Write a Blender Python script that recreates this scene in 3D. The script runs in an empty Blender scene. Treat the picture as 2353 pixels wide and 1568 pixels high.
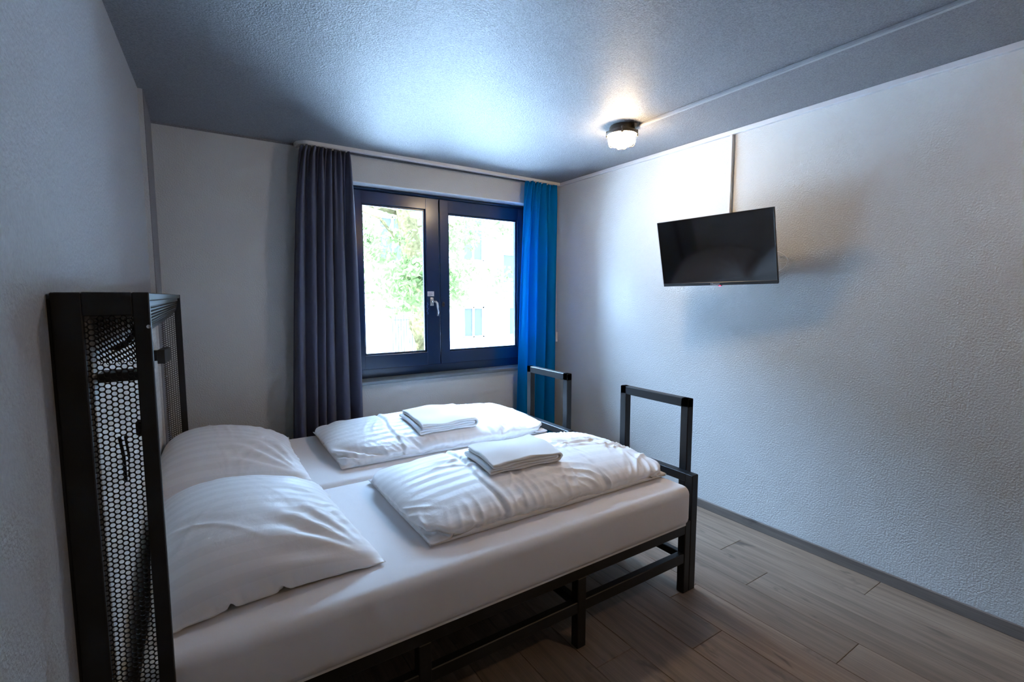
import bpy, bmesh, math, random
import numpy as np
from mathutils import Vector, Matrix

random.seed(7)
S = bpy.context.scene
COL = S.collection
PI = math.pi

# ------------------------------------------------------------------ camera, world, sun, exposure
FPX, YAW, PITCH = 1108.14, 0.5824, -0.0924
cam_d = bpy.data.cameras.new('camera')
cam_d.sensor_width = 36.0
cam_d.lens = FPX / 2353.0 * 36.0
cam_d.clip_start = 0.02
cam = bpy.data.objects.new('camera', cam_d)
cam.location = (-2.7157, -3.4383, 1.3755)
cam.rotation_euler = (PI / 2 + PITCH, 0, -YAW)
COL.objects.link(cam)
S.camera = cam

world = bpy.data.worlds.new('sky')
S.world = world
world.use_nodes = True
wn = world.node_tree.nodes
wn['Background'].inputs['Color'].default_value = (0.40, 0.64, 1.0, 1)
wn['Background'].inputs['Strength'].default_value = 115.0

sun_d = bpy.data.lights.new('sun', 'SUN')
sun_d.energy = 230.0
sun_d.angle = 0.01
sun_d.color = (0.50, 0.72, 1.0)
sun = bpy.data.objects.new('sun', sun_d)
sun.rotation_euler = (math.radians(40), 0, math.radians(-88))   # shines towards the houses across the street
sun.location = (0, -6, 9)
COL.objects.link(sun)

por_d = bpy.data.lights.new('window_portal', 'AREA')            # only guides sky sampling, gives off nothing itself
por_d.shape = 'RECTANGLE'
por_d.size, por_d.size_y = 1.5, 1.45
por_d.cycles.is_portal = True
por = bpy.data.objects.new('window_portal', por_d)
por.location = (-1.05, 0.30, 1.46)
por.rotation_euler = (-PI / 2, 0, 0)
COL.objects.link(por)

S.view_settings.view_transform = 'Standard'
S.view_settings.look = 'None'
S.view_settings.gamma = 1.0
S.view_settings.use_curve_mapping = False
S.view_settings.exposure = 0.08
S.cycles.sample_clamp_indirect = 60.0
S.cycles.max_bounces = 8
S.cycles.diffuse_bounces = 4
S.cycles.glossy_bounces = 2
S.cycles.transmission_bounces = 2

LAMP_STRENGTH = 135.0
LAMP_COLOR = (1.0, 0.76, 0.48)

# ------------------------------------------------------------------ materials
def mat(name, color, rough=0.6, metal=0.0, spec=0.5, bump=None, var=None, sheen=0.0, emit=None):
    """bump = (scale, strength, distance[, detail]);  var = (scale, amount) colour variation"""
    m = bpy.data.materials.new(name)
    m.use_nodes = True
    nt = m.node_tree
    b = nt.nodes['Principled BSDF']
    b.inputs['Base Color'].default_value = (*color, 1)
    b.inputs['Roughness'].default_value = rough
    b.inputs['Metallic'].default_value = metal
    b.inputs['Specular IOR Level'].default_value = spec
    if sheen:
        b.inputs['Sheen Weight'].default_value = sheen
    if emit:
        b.inputs['Emission Color'].default_value = (*emit[0], 1)
        b.inputs['Emission Strength'].default_value = emit[1]
    if bump or var:
        tc = nt.nodes.new('ShaderNodeTexCoord')
    if bump:
        n = nt.nodes.new('ShaderNodeTexNoise')
        n.inputs['Scale'].default_value = bump[0]
        n.inputs['Detail'].default_value = bump[3] if len(bump) > 3 else 3.0
        nt.links.new(tc.outputs['Object'], n.inputs['Vector'])
        bp = nt.nodes.new('ShaderNodeBump')
        bp.inputs['Strength'].default_value = bump[1]
        bp.inputs['Distance'].default_value = bump[2]
        nt.links.new(n.outputs['Fac'], bp.inputs['Height'])
        nt.links.new(bp.outputs['Normal'], b.inputs['Normal'])
    if var:
        n2 = nt.nodes.new('ShaderNodeTexNoise')
        n2.inputs['Scale'].default_value = var[0]
        n2.inputs['Detail'].default_value = 4
        nt.links.new(tc.outputs['Object'], n2.inputs['Vector'])
        rp = nt.nodes.new('ShaderNodeValToRGB')
        a = var[1]
        rp.color_ramp.elements[0].position = 0.3
        rp.color_ramp.elements[1].position = 0.7
        rp.color_ramp.elements[0].color = (*[max(0, c * (1 - a)) for c in color], 1)
        rp.color_ramp.elements[1].color = (*[min(1, c * (1 + a)) for c in color], 1)
        nt.links.new(n2.outputs['Fac'], rp.inputs['Fac'])
        nt.links.new(rp.outputs['Color'], b.inputs['Base Color'])
    return m

M = {}
M['wall'] = mat('wall_plaster', (0.60, 0.60, 0.585), 0.60, bump=(130, 0.8, 0.004, 2.0), var=(3, 0.02), spec=0.32)
M['door_end'] = mat('light_absorbing_plaster', (0.22, 0.22, 0.23), 0.8, bump=(130, 0.5, 0.004, 2.0))  # unseen wall behind the camera, made dark to cut light bouncing back
M['wall_head'] = mat('speckled_dimmed_plaster', (0.34, 0.352, 0.36), 0.7, bump=(120, 0.7, 0.004, 2.0), var=(90, 0.06), spec=0.25)  # wall plaster darkened; the dimmer light at this wall is in its colour
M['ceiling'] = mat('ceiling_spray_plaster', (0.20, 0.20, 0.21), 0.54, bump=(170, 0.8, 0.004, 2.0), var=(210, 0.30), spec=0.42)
M['white_plastic'] = mat('white_plastic', (0.74, 0.74, 0.73), 0.4)
M['duct_grey'] = mat('painted_duct', (0.36, 0.36, 0.37), 0.6)
M['grey_trim'] = mat('painted_trim', (0.60, 0.59, 0.60), 0.5)
M['black_metal'] = mat('black_powder_coat', (0.0075, 0.0085, 0.0100), 0.46, bump=(500, 0.12, 0.001))
M['navy_paint'] = mat('navy_gloss_paint', (0.004, 0.022, 0.070), 0.22, bump=(28, 0.10, 0.002))
M['sill'] = mat('grey_stone_sill', (0.16, 0.19, 0.21), 0.3)
M['dark_fabric'] = mat('slate_curtain_cloth', (0.062, 0.072, 0.118), 0.95, bump=(900, 0.25, 0.001), sheen=0.25, var=(400, .12))
M['white_wood'] = mat('pale_wood_panel', (0.62, 0.62, 0.60), 0.55)
M['bronze'] = mat('lamp_housing', (0.10, 0.085, 0.065), 0.45)
M['chrome'] = mat('brushed_chrome', (0.75, 0.76, 0.78), 0.25, metal=0.9)
M['screen'] = mat('tv_screen', (0.003, 0.0035, 0.004), 0.07, spec=1.0)
M['tv_plastic'] = mat('tv_plastic', (0.010, 0.010, 0.012), 0.35)
M['lettering'] = mat('silver_lettering', (0.6, 0.6, 0.62), 0.4)
M['red_light'] = mat('standby_light', (0.5, 0.01, 0.02), 0.4, emit=((1, 0.02, 0.05), 6))
M['sticker'] = mat('white_sticker', (0.62, 0.63, 0.66), 0.5)
M['ink'] = mat('sticker_print', (0.12, 0.12, 0.14), 0.6)
M['blue_mark'] = mat('blue_scuff', (0.02, 0.10, 0.28), 0.5)
M['terry'] = mat('terry_towel', (0.88, 0.88, 0.88), 0.98, bump=(520, 0.45, 0.002, 2.0), sheen=0.3)
M['sheet'] = mat('fitted_sheet_jersey', (0.87, 0.86, 0.87), 0.95, bump=(22, 0.12, 0.01, 6.0), sheen=0.15)
M['skirting'] = None
M['lamp_glass'] = mat('frosted_lamp_glass', (0.9, 0.88, 0.84), 0.4, emit=(LAMP_COLOR, LAMP_STRENGTH))
M['lamp_glass_warm'] = mat('amber_lamp_glass', (0.9, 0.80, 0.66), 0.4, emit=((1.0, 0.68, 0.38), 85.0))
M['facade'] = mat('pale_render', (0.16, 0.157, 0.155), 0.9)
M['facade_frame'] = mat('white_house_joinery', (0.70, 0.70, 0.70), 0.5)
M['facade_glass'] = mat('house_window_glass', (0.018, 0.017, 0.017), 0.5, spec=0.05)
M['bark'] = mat('tree_bark', (0.030, 0.023, 0.010), 0.9, spec=0.0, bump=(14, 0.9, 0.03), var=(18, 0.35))
M['street'] = mat('street_paving', (0.46, 0.45, 0.44), 0.9, var=(4, 0.1))
M['iron'] = mat('wrought_iron', (0.016, 0.015, 0.015), 0.7, spec=0.05)
M['red_paint'] = mat('red_paint', (0.55, 0.06, 0.05), 0.5)


def nodes_of(m):
    return m.node_tree.nodes, m.node_tree.links


def cloth_translucent(name, color, amount=0.45):
    m = bpy.data.materials.new(name)
    m.use_nodes = True
    n, l = nodes_of(m)
    n.clear()
    out = n.new('ShaderNodeOutputMaterial')
    d = n.new('ShaderNodeBsdfDiffuse')
    t = n.new('ShaderNodeBsdfTranslucent')
    x = n.new('ShaderNodeMixShader')
    x.inputs[0].default_value = amount
    d.inputs['Color'].default_value = (*color, 1)
    t.inputs['Color'].default_value = (*color, 1)
    l.new(d.outputs[0], x.inputs[1])
    l.new(t.outputs[0], x.inputs[2])
    l.new(x.outputs[0], out.inputs[0])
    return m


M['blue_fabric'] = cloth_translucent('blue_curtain_cloth', (0.003, 0.25, 0.56), 0.45)


M['leaf'] = cloth_translucent('tree_leaf', (0.046, 0.056, 0.019), 0.5)


def glass_mat():
    m = bpy.data.materials.new('window_glass')
    m.use_nodes = True
    n, l = nodes_of(m)
    n.clear()
    out = n.new('ShaderNodeOutputMaterial')
    t = n.new('ShaderNodeBsdfTransparent')
    t.inputs['Color'].default_value = (0.96, 0.97, 0.97, 1)
    g = n.new('ShaderNodeBsdfGlossy')
    g.inputs['Roughness'].default_value = 0.02
    f = n.new('ShaderNodeFresnel')
    f.inputs['IOR'].default_value = 1.35
    x = n.new('ShaderNodeMixShader')
    l.new(f.outputs[0], x.inputs[0])
    l.new(t.outputs[0], x.inputs[1])
    l.new(g.outputs[0], x.inputs[2])
    l.new(x.outputs[0], out.inputs[0])
    return m


M['glass'] = glass_mat()


def wood_floor(name, light, dark, rnd=0.12):
    """oak laminate, grain along world y, tint per plank"""
    m = bpy.data.materials.new(name)
    m.use_nodes = True
    n, l = nodes_of(m)
    b = n['Principled BSDF']
    b.inputs['Roughness'].default_value = 0.58
    geo = n.new('ShaderNodeNewGeometry')
    oi = n.new('ShaderNodeObjectInfo')
    comb = n.new('ShaderNodeVectorMath')
    comb.operation = 'ADD'
    sc = n.new('ShaderNodeVectorMath')
    sc.operation = 'SCALE'
    sc.inputs['Scale'].default_value = 37.0
    cx = n.new('ShaderNodeCombineXYZ')
    l.new(oi.outputs['Random'], cx.inputs[0])
    l.new(oi.outputs['Random'], cx.inputs[1])
    l.new(cx.outputs[0], sc.inputs[0])
    l.new(geo.outputs['Position'], comb.inputs[0])
    l.new(sc.outputs[0], comb.inputs[1])

    def mapped(sx, sy):
        mp = n.new('ShaderNodeMapping')
        mp.inputs['Scale'].default_value = (sx, sy, sx)
        l.new(comb.outputs[0], mp.inputs['Vector'])
        return mp
    n1 = n.new('ShaderNodeTexNoise')
    n1.inputs['Scale'].default_value = 1.0
    n1.inputs['Detail'].default_value = 7
    n1.inputs['Distortion'].default_value = 1.2
    l.new(mapped(26, 1.5).outputs[0], n1.inputs['Vector'])
    n2 = n.new('ShaderNodeTexNoise')
    n2.inputs['Scale'].default_value = 1.0
    n2.inputs['Detail'].default_value = 3
    l.new(mapped(220, 6).outputs[0], n2.inputs['Vector'])
    n3 = n.new('ShaderNodeTexNoise')
    n3.inputs['Scale'].default_value = 1.0
    n3.inputs['Detail'].default_value = 3
    n3.inputs['Distortion'].default_value = 0.6
    l.new(mapped(11, 4.2).outputs[0], n3.inputs['Vector'])
    r1 = n.new('ShaderNodeValToRGB')
    r1.color_ramp.elements[0].position = 0.30
    r1.color_ramp.elements[1].position = 0.68
    r1.color_ramp.elements[0].color = (*dark, 1)
    r1.color_ramp.elements[1].color = (*light, 1)
    l.new(n1.outputs['Fac'], r1.inputs['Fac'])
    r2 = n.new('ShaderNodeMapRange')
    r2.inputs['From Min'].default_value = 0.3
    r2.inputs['From Max'].default_value = 0.7
    r2.inputs['To Min'].default_value = 0.82
    r2.inputs['To Max'].default_value = 1.08
    l.new(n2.outputs['Fac'], r2.inputs['Value'])
    kn = n.new('ShaderNodeMapRange')                     # knots: dark spots where the coarse noise peaks
    kn.inputs['From Min'].default_value = 0.63
    kn.inputs['From Max'].default_value = 0.73
    kn.inputs['To Min'].default_value = 1.0
    kn.inputs['To Max'].default_value = 0.45
    l.new(n3.outputs['Fac'], kn.inputs['Value'])
    tint = n.new('ShaderNodeMapRange')
    tint.inputs['To Min'].default_value = 1 - rnd
    tint.inputs['To Max'].default_value = 1 + rnd
    l.new(oi.outputs['Random'], tint.inputs['Value'])
    mul = n.new('ShaderNodeMath')
    mul.operation = 'MULTIPLY'
    mul2 = n.new('ShaderNodeMath')
    mul2.operation = 'MULTIPLY'
    l.new(r2.outputs[0], mul.inputs[0])
    l.new(tint.outputs[0], mul.inputs[1])
    l.new(mul.outputs[0], mul2.inputs[0])
    l.new(kn.outputs[0], mul2.inputs[1])
    vm = n.new('ShaderNodeVectorMath')
    vm.operation = 'SCALE'
    l.new(r1.outputs['Color'], vm.inputs[0])
    l.new(mul2.outputs[0], vm.inputs['Scale'])
    l.new(vm.outputs[0], b.inputs['Base Color'])
    bp = n.new('ShaderNodeBump')
    bp.inputs['Strength'].default_value = 0.15
    bp.inputs['Distance'].default_value = 0.001
    l.new(n2.outputs['Fac'], bp.inputs['Height'])
    l.new(bp.outputs[0], b.inputs['Normal'])
    return m


M['plank'] = wood_floor('oak_laminate', (0.29, 0.215, 0.155), (0.18, 0.13, 0.093))
M['skirting'] = wood_floor('grey_oak_skirting', (0.20, 0.165, 0.14), (0.12, 0.10, 0.085), 0.05)
M['panel_wood'] = wood_floor('whitewashed_wood', (0.66, 0.66, 0.64), (0.50, 0.50, 0.48), 0.0)
M['subfloor'] = mat('subfloor', (0.05, 0.045, 0.04), 0.9)


def satin_stripe(name, color):
    """cotton with woven satin stripes across u"""
    m = bpy.data.materials.new(name)
    m.use_nodes = True
    n, l = nodes_of(m)
    b = n['Principled BSDF']
    b.inputs['Sheen Weight'].default_value = 0.1
    uv = n.new('ShaderNodeUVMap')
    sep = n.new('ShaderNodeSeparateXYZ')
    l.new(uv.outputs[0], sep.inputs[0])
    w = n.new('ShaderNodeMath')
    w.operation = 'MULTIPLY'
    w.inputs[1].default_value = 1 / 0.055
    l.new(sep.outputs[0], w.inputs[0])
    fr = n.new('ShaderNodeMath')
    fr.operation = 'FRACT'
    l.new(w.outputs[0], fr.inputs[0])
    gt = n.new('ShaderNodeMath')
    gt.operation = 'GREATER_THAN'
    gt.inputs[1].default_value = 0.5
    l.new(fr.outputs[0], gt.inputs[0])
    mr = n.new('ShaderNodeMapRange')
    mr.inputs['To Min'].default_value = 0.46
    mr.inputs['To Max'].default_value = 0.80
    l.new(gt.outputs[0], mr.inputs['Value'])
    l.new(mr.outputs[0], b.inputs['Roughness'])
    mx = n.new('ShaderNodeMix')
    mx.data_type = 'RGBA'
    mx.inputs['A'].default_value = (*color, 1)
    mx.inputs['B'].default_value = (*[c * 0.955 for c in color], 1)
    l.new(gt.outputs[0], mx.inputs['Factor'])
    l.new(mx.outputs['Result'], b.inputs['Base Color'])
    nz = n.new('ShaderNodeTexNoise')
    nz.inputs['Scale'].default_value = 16
    nz.inputs['Detail'].default_value = 5
    nz.inputs['Distortion'].default_value = 1.0
    l.new(uv.outputs[0], nz.inputs['Vector'])
    bp = n.new('ShaderNodeBump')
    bp.inputs['Strength'].default_value = 0.12
    bp.inputs['Distance'].default_value = 0.02
    l.new(nz.outputs['Fac'], bp.inputs['Height'])
    l.new(bp.outputs[0], b.inputs['Normal'])
    return m


M['linen'] = satin_stripe('striped_satin_cotton', (0.90, 0.90, 0.91))

# ------------------------------------------------------------------ mesh helpers
def new_obj(name, me, m=None, parent=None):
    o = bpy.data.objects.new(name, me)
    COL.objects.link(o)
    if m is not None and not me.materials:
        me.materials.append(m)
    if parent is not None:
        o.parent = parent
    return o


def tag(o, label=None, cat=None, group=None, kind=None):
    if label:
        o['label'] = label
    if cat:
        o['category'] = cat
    if group:
        o['group'] = group
    if kind:
        o['kind'] = kind
    return o


def thing(name, label, cat, loc=(0, 0, 0), rotz=0.0, group=None):
    o = bpy.data.objects.new(name, None)
    o.empty_display_size = 0.05
    COL.objects.link(o)
    o.location = loc
    o.rotation_euler = (0, 0, rotz)
    return tag(o, label, cat, group)


class MB:
    def __init__(self):
        self.bm = bmesh.new()

    def box(self, x0, x1, y0, y1, z0, z1, bev=0.0, seg=2, mtx=None):
        r = bmesh.ops.create_cube(self.bm, size=1.0)
        vs = r['verts']
        for v in vs:
            v.co = Vector(((x0 + x1) / 2 + v.co.x * (x1 - x0), (y0 + y1) / 2 + v.co.y * (y1 - y0), (z0 + z1) / 2 + v.co.z * (z1 - z0)))
        if bev > 0:
            es = list({e for v in vs for e in v.link_edges})
            rr = bmesh.ops.bevel(self.bm, geom=es, offset=bev, segments=seg, affect='EDGES', profile=0.5)
            vs = list({v for f in rr['faces'] for v in f.verts})
        if mtx is not None:
            for v in vs:
                v.co = mtx @ v.co
        return self

    def tube(self, pts, rad, n=10, cap=True):
        """round tube along points; rad a number or list"""
        pts = [Vector(p) for p in pts]
        rs = rad if isinstance(rad, (list, tuple)) else [rad] * len(pts)
        rings = []
        up = Vector((0, 0, 1))
        for i, p in enumerate(pts):
            d = (pts[min(i + 1, len(pts) - 1)] - pts[max(i - 1, 0)]).normalized()
            a = d.cross(up)
            if a.length < 1e-3:
                a = d.cross(Vector((1, 0, 0)))
            a.normalize()
            b = a.cross(d)
            rings.append([self.bm.verts.new(p + (a * math.cos(2 * PI * k / n) + b * math.sin(2 * PI * k / n)) * rs[i]) for k in range(n)])
        for r0, r1 in zip(rings, rings[1:]):
            for k in range(n):
                self.bm.faces.new((r0[k], r0[(k + 1) % n], r1[(k + 1) % n], r1[k]))
        if cap:
            self.bm.faces.new(rings[0][::-1])
            self.bm.faces.new(rings[-1])
        return self

    def lathe(self, prof, c, n=32, squash=1.0):
        """profile [(r,z)...] about z at c"""
        rings = []
        for r, z in prof:
            if r < 1e-5:
                rings.append([self.bm.verts.new((c[0], c[1], c[2] + z))])
            else:
                rings.append([self.bm.verts.new((c[0] + r * math.cos(2 * PI * k / n), c[1] + squash * r * math.sin(2 * PI * k / n), c[2] + z)) for k in range(n)])
        for a, b in zip(rings, rings[1:]):
            for k in range(n):
                k2 = (k + 1) % n
                if len(a) == 1 and len(b) > 1:
                    self.bm.faces.new((a[0], b[k], b[k2]))
                elif len(b) == 1 and len(a) > 1:
                    self.bm.faces.new((a[k], b[0], a[k2]))
                elif len(a) > 1:
                    self.bm.faces.new((a[k], b[k], b[k2], a[k2]))
        return self

    def prism(self, poly, axis, a0, a1):
        """polygon in the two other axes extruded along axis"""
        def P(q, a):
            q = list(q)
            q.insert('xyz'.index(axis), a)
            return q
        v0 = [self.bm.verts.new(P(q, a0)) for q in poly]
        v1 = [self.bm.verts.new(P(q, a1)) for q in poly]
        n = len(poly)
        for k in range(n):
            self.bm.faces.new((v0[k], v0[(k + 1) % n], v1[(k + 1) % n], v1[k]))
        self.bm.faces.new(v0[::-1])
        self.bm.faces.new(v1)
        return self

    def mesh(self, name, smooth=False):
        bmesh.ops.recalc_face_normals(self.bm, faces=self.bm.faces)
        me = bpy.data.meshes.new(name)
        self.bm.to_mesh(me)
        self.bm.free()
        if smooth:
            me.polygons.foreach_set('use_smooth', [True] * len(me.polygons))
            if smooth == 'angle':
                me.set_sharp_from_angle(angle=math.radians(40))
        return me

    def build(self, name, m, parent=None, smooth=False, off=None):
        """vertices were given in world space; off = the parent's location"""
        if off is not None:
            for v in self.bm.verts:
                v.co -= Vector(off)
        return new_obj(name, self.mesh(name, smooth), m, parent)


def struct(name, mb, m, parent=None, smooth=False):
    o = mb.build(name, m, parent, smooth)
    if parent is None:
        o['kind'] = 'structure'
    return o


def np_mesh(name, V, F, UV=None, smooth=True):
    me = bpy.data.meshes.new(name)
    me.from_pydata([tuple(map(float, v)) for v in V], [], [tuple(map(int, f)) for f in F])
    if UV is not None:
        ul = me.uv_layers.new(name='UVMap')
        idx = np.zeros(len(me.loops), dtype=np.int32)
        me.loops.foreach_get('vertex_index', idx)
        ul.data.foreach_set('uv', np.asarray(UV, dtype=np.float32)[idx].ravel())
    if smooth:
        me.polygons.foreach_set('use_smooth', [True] * len(me.polygons))
    me.update()
    return me


# ------------------------------------------------------------------ the room
H = 2.35
YF = -4.9                                  # wall behind the viewpoint
WX0, WX1, WZ0, WZ1 = -1.80, -0.235, 0.755, 2.165   # window opening


def lx(y):                                 # the wall behind the headboard is a little out of square
    return -2.885 - 0.0412 * (-0.5 - y)


# floor: base and planks running along the window-to-door direction
fl = struct('floor', MB().box(-3.3, 0.0, YF, 0.0, -0.12, -0.012), M['subfloor'])
PW, PL = 0.192, 1.285
plank_me = MB().box(-PW / 2 + 0.0008, PW / 2 - 0.0008, -PL / 2 + 0.0008, PL / 2 - 0.0008, -0.012, 0.0, 0.0012, 1).mesh('plank')
plank_me.materials.append(M['plank'])
cols = 17
cut = {}
for c in range(cols):
    xc = -PW / 2 - c * PW
    off = (c * 0.47 + (0.21 if c % 3 == 1 else 0)) % PL
    y = 0.0 - off + PL
    while y - PL > YF - PL:
        y1, y0 = min(y, 0.0), max(y - PL, YF)
        if y1 - y0 > 0.02:
            if abs((y1 - y0) - PL) < 1e-6:
                o = new_obj('plank', plank_me, None, fl)
            else:
                L = y1 - y0
                me = MB().box(-PW / 2 + 0.0008, PW / 2 - 0.0008, -L / 2 + 0.0008, L / 2 - 0.0008, -0.012, 0.0, 0.0012, 1).mesh('plank')
                o = new_obj('plank', me, M['plank'], fl)
            o.location = (xc, (y0 + y1) / 2, 0)
        y -= PL

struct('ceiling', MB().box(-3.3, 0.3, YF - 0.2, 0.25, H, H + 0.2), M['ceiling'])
struct('wall_right', MB().box(0.0, 0.25, YF - 0.2, 0.25, -0.12, H), M['wall'])
struct('wall_front', MB().box(-3.4, 0.0, YF - 0.2, YF, -0.12, H), M['door_end'])
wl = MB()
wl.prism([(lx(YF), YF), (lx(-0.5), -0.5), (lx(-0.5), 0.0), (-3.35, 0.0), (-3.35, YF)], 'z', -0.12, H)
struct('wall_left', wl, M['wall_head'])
wb = MB()
wb.box(-3.35, WX0, 0.0, 0.25, -0.12, H)
wb.box(WX1, 0.0, 0.0, 0.25, -0.12, H)
wb.box(WX0, WX1, 0.0, 0.25, -0.12, WZ0)
wb.box(WX0, WX1, 0.0, 0.25, WZ1, H)
struct('wall_back', wb, M['wall'])
# boxed-in corner column and its grey painted return
struct('wall_corner', MB().box(-2.92, -2.866, -0.5, 0.0, 0.0, H), M['wall'])
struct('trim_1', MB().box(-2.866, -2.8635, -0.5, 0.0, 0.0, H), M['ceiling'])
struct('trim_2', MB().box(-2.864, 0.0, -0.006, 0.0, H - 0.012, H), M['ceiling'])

# angle trim along the top of the right wall
struct('trim_3', MB().box(-0.022, 0.0, YF, 0.0, H - 0.026, H, 0.003), M['grey_trim'])
# skirting, two lengths with a butt joint
sk = struct('baseboard_right', MB().box(-0.004, 0.0, YF, 0.0, 0.0, 0.01), M['subfloor'])
for y0, y1 in ((-1.1965, -0.012), (-3.6, -1.1985), (YF, -3.602)):
    new_obj('skirting_length', MB().box(-0.013, 0.0, y0, y1, 0.0, 0.055, 0.002, 1).mesh('skirting_length'), M['skirting'], sk)
sk = struct('baseboard_back', MB().box(-2.86, -0.014, -0.003, 0.0, 0.0, 0.01), M['subfloor'])
new_obj('skirting_length', MB().box(-2.86, -0.014, -0.013, 0.0, 0.0, 0.055, 0.002, 1).mesh('skirting_length'), M['skirting'], sk)

# ------------------------------------------------------------------ window
FY = 0.115                                  # inner face of the fixed frame
win = struct('window_1', MB().box(WX0, WX1, 0.19, 0.21, WZ1 - 0.012, WZ1), M['navy_paint'])


def wpart(name, mb, m, parent=win):
    return mb.build(name, m, parent)


# fixed frame: stepped head, sill rail, jambs
mb = MB().box(WX0, WX1, FY, 0.215, WZ1 - 0.045, WZ1, 0.004)
wpart('frame_head', mb, M['navy_paint'])
mb = MB().tube([(WX0, FY + 0.002, WZ1 - 0.018), (WX1, FY + 0.002, WZ1 - 0.018)], 0.012, 10)
wpart('frame_bead', mb, M['navy_paint'])
wpart('frame_sill_rail', MB().box(WX0, WX1, FY, 0.215, WZ0 + 0.012, WZ0 + 0.095, 0.004), M['navy_paint'])
wpart('frame_jamb', MB().box(WX0, WX0 + 0.045, FY, 0.215, WZ0 + 0.012, WZ1, 0.004), M['navy_paint'])
wpart('frame_jamb', MB().box(WX1 - 0.045, WX1, FY, 0.215, WZ0 + 0.012, WZ1, 0.004), M['navy_paint'])


def sash(x0, x1, gx0, gx1, gz0, gz1, z0, z1):
    """four members round a pane, glazing beads, dark rebate"""
    s = wpart('sash', MB().box(x0, x1, 0.160, 0.175, z0, gz0, 0.002), M['navy_paint'])
    y0, y1 = 0.103, 0.170
    new_obj('sash_rail', MB().box(x0, x1, y0, y1, z0, gz0, 0.004).mesh('sash_rail'), M['navy_paint'], s)
    new_obj('sash_rail', MB().box(x0, x1, y0, y1, gz1, z1, 0.004).mesh('sash_rail'), M['navy_paint'], s)
    new_obj('sash_stile', MB().box(x0, gx0, y0 - 0.001, y1, z0, z1, 0.004).mesh('sash_stile'), M['navy_paint'], s)
    new_obj('sash_stile', MB().box(gx1, x1, y0 - 0.001, y1, z0, z1, 0.004).mesh('sash_stile'), M['navy_paint'], s)
    bd = MB()
    b = 0.012
    bd.box(gx0, gx1, 0.120, 0.145, gz0, gz0 + b, 0.003)
    bd.box(gx0, gx1, 0.120, 0.145, gz1 - b, gz1, 0.003)
    bd.box(gx0, gx0 + b, 0.120, 0.145, gz0, gz1, 0.003)
    bd.box(gx1 - b, gx1, 0.120, 0.145, gz0, gz1, 0.003)
    new_obj('glazing_bead', bd.mesh('glazing_bead'), M['navy_paint'], s)
    p = new_obj('pane', MB().box(gx0, gx1, 0.147, 0.151, gz0, gz1).mesh('pane'), M['glass'], s)
    return s


sL = sash(-1.765, -1.074, -1.675, -1.1855, 0.938, 2.044, 0.832, 2.134)
sR = sash(-1.067, -0.277, -0.989, -0.328, 0.931, 2.031, 0.832, 2.134)
# lever handle, plate, warning sticker, scuff, lock escutcheon
h = new_obj('handle_plate', MB().box(-1.161, -1.131, 0.090, 0.102, 1.300, 1.366, 0.005, 3).mesh('handle_plate'), M['chrome'], sL)
hm = MB().tube([(-1.146, 0.095, 1.335), (-1.146, 0.059, 1.335), (-1.132, 0.047, 1.335), (-1.122, 0.045, 1.322), (-1.116, 0.044, 1.290), (-1.115, 0.045, 1.255), (-1.118, 0.048, 1.222)],
              [0.008, 0.008, 0.009, 0.010, 0.0105, 0.010, 0.009], 12)
new_obj('lever_handle', hm.mesh('lever_handle', True), M['chrome'], sL)
new_obj('warning_sticker', MB().box(-1.178, -1.123, 0.1005, 0.1025, 1.376, 1.414).mesh('warning_sticker'), M['sticker'], sL)
ik = MB()
for zz, ln in ((1.402, .036), (1.395, .030), (1.388, .038), (1.381, .026)):
    ik.box(-1.172, -1.172 + ln, 0.0999, 0.1007, zz - 0.0012, zz + 0.0012)
new_obj('sticker_print', ik.mesh('sticker_print'), M['ink'], sL)
sc_ = MB()
for k in range(9):
    zz = 1.325 - k * 0.0105
    xx = -1.183 + 0.004 * math.sin(k * 1.9)
    sc_.box(xx, xx + 0.008, 0.1005, 0.1023, zz - 0.006, zz)
new_obj('paint_scuff', sc_.mesh('paint_scuff'), M['blue_mark'], sL)
esc = MB().lathe([(0, 0), (0.014, 0), (0.015, 0.003), (0.009, 0.006), (0.006, 0.002), (0, 0.002)], (0, 0, 0), 20)
for v in esc.bm.verts:
    v.co = Vector((-1.043 + v.co.x * .8, 0.102 - v.co.z, 1.312 + v.co.y * 1.4))
new_obj('lock_escutcheon', esc.mesh('lock_escutcheon', 'angle'), M['black_metal'], sR)
M['reveal'] = mat('brightened_white_reveal', (0.86, 0.86, 0.86), 0.3)  # added soffit board; daylight on it is put into this lighter colour
struct('trim_4', MB().box(WX0, WX1, 0.001, 0.116, WZ1 - 0.003, WZ1), M['reveal'])
# sill board
struct('window_sill_1', MB().box(WX0 - 0.02, WX1 + 0.02, -0.035, 0.22, WZ0 - 0.012, WZ0 + 0.012, 0.004), M['sill'])

# ------------------------------------------------------------------ curtain track and curtains
tr = thing('curtain_track', 'white ceiling track above the window, rounded at its dark-curtain end', 'curtain rail', (-1.0, -0.10, H))
path = [(-2.115, -0.004)]
for k in range(9):
    a = PI / 2 * k / 8
    path.append((-2.115 + 0.07 * (1 - math.cos(a)), -0.040 - 0.07 * math.sin(a)))
path += [(-1.0, -0.107), (-0.02, -0.085)]


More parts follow.
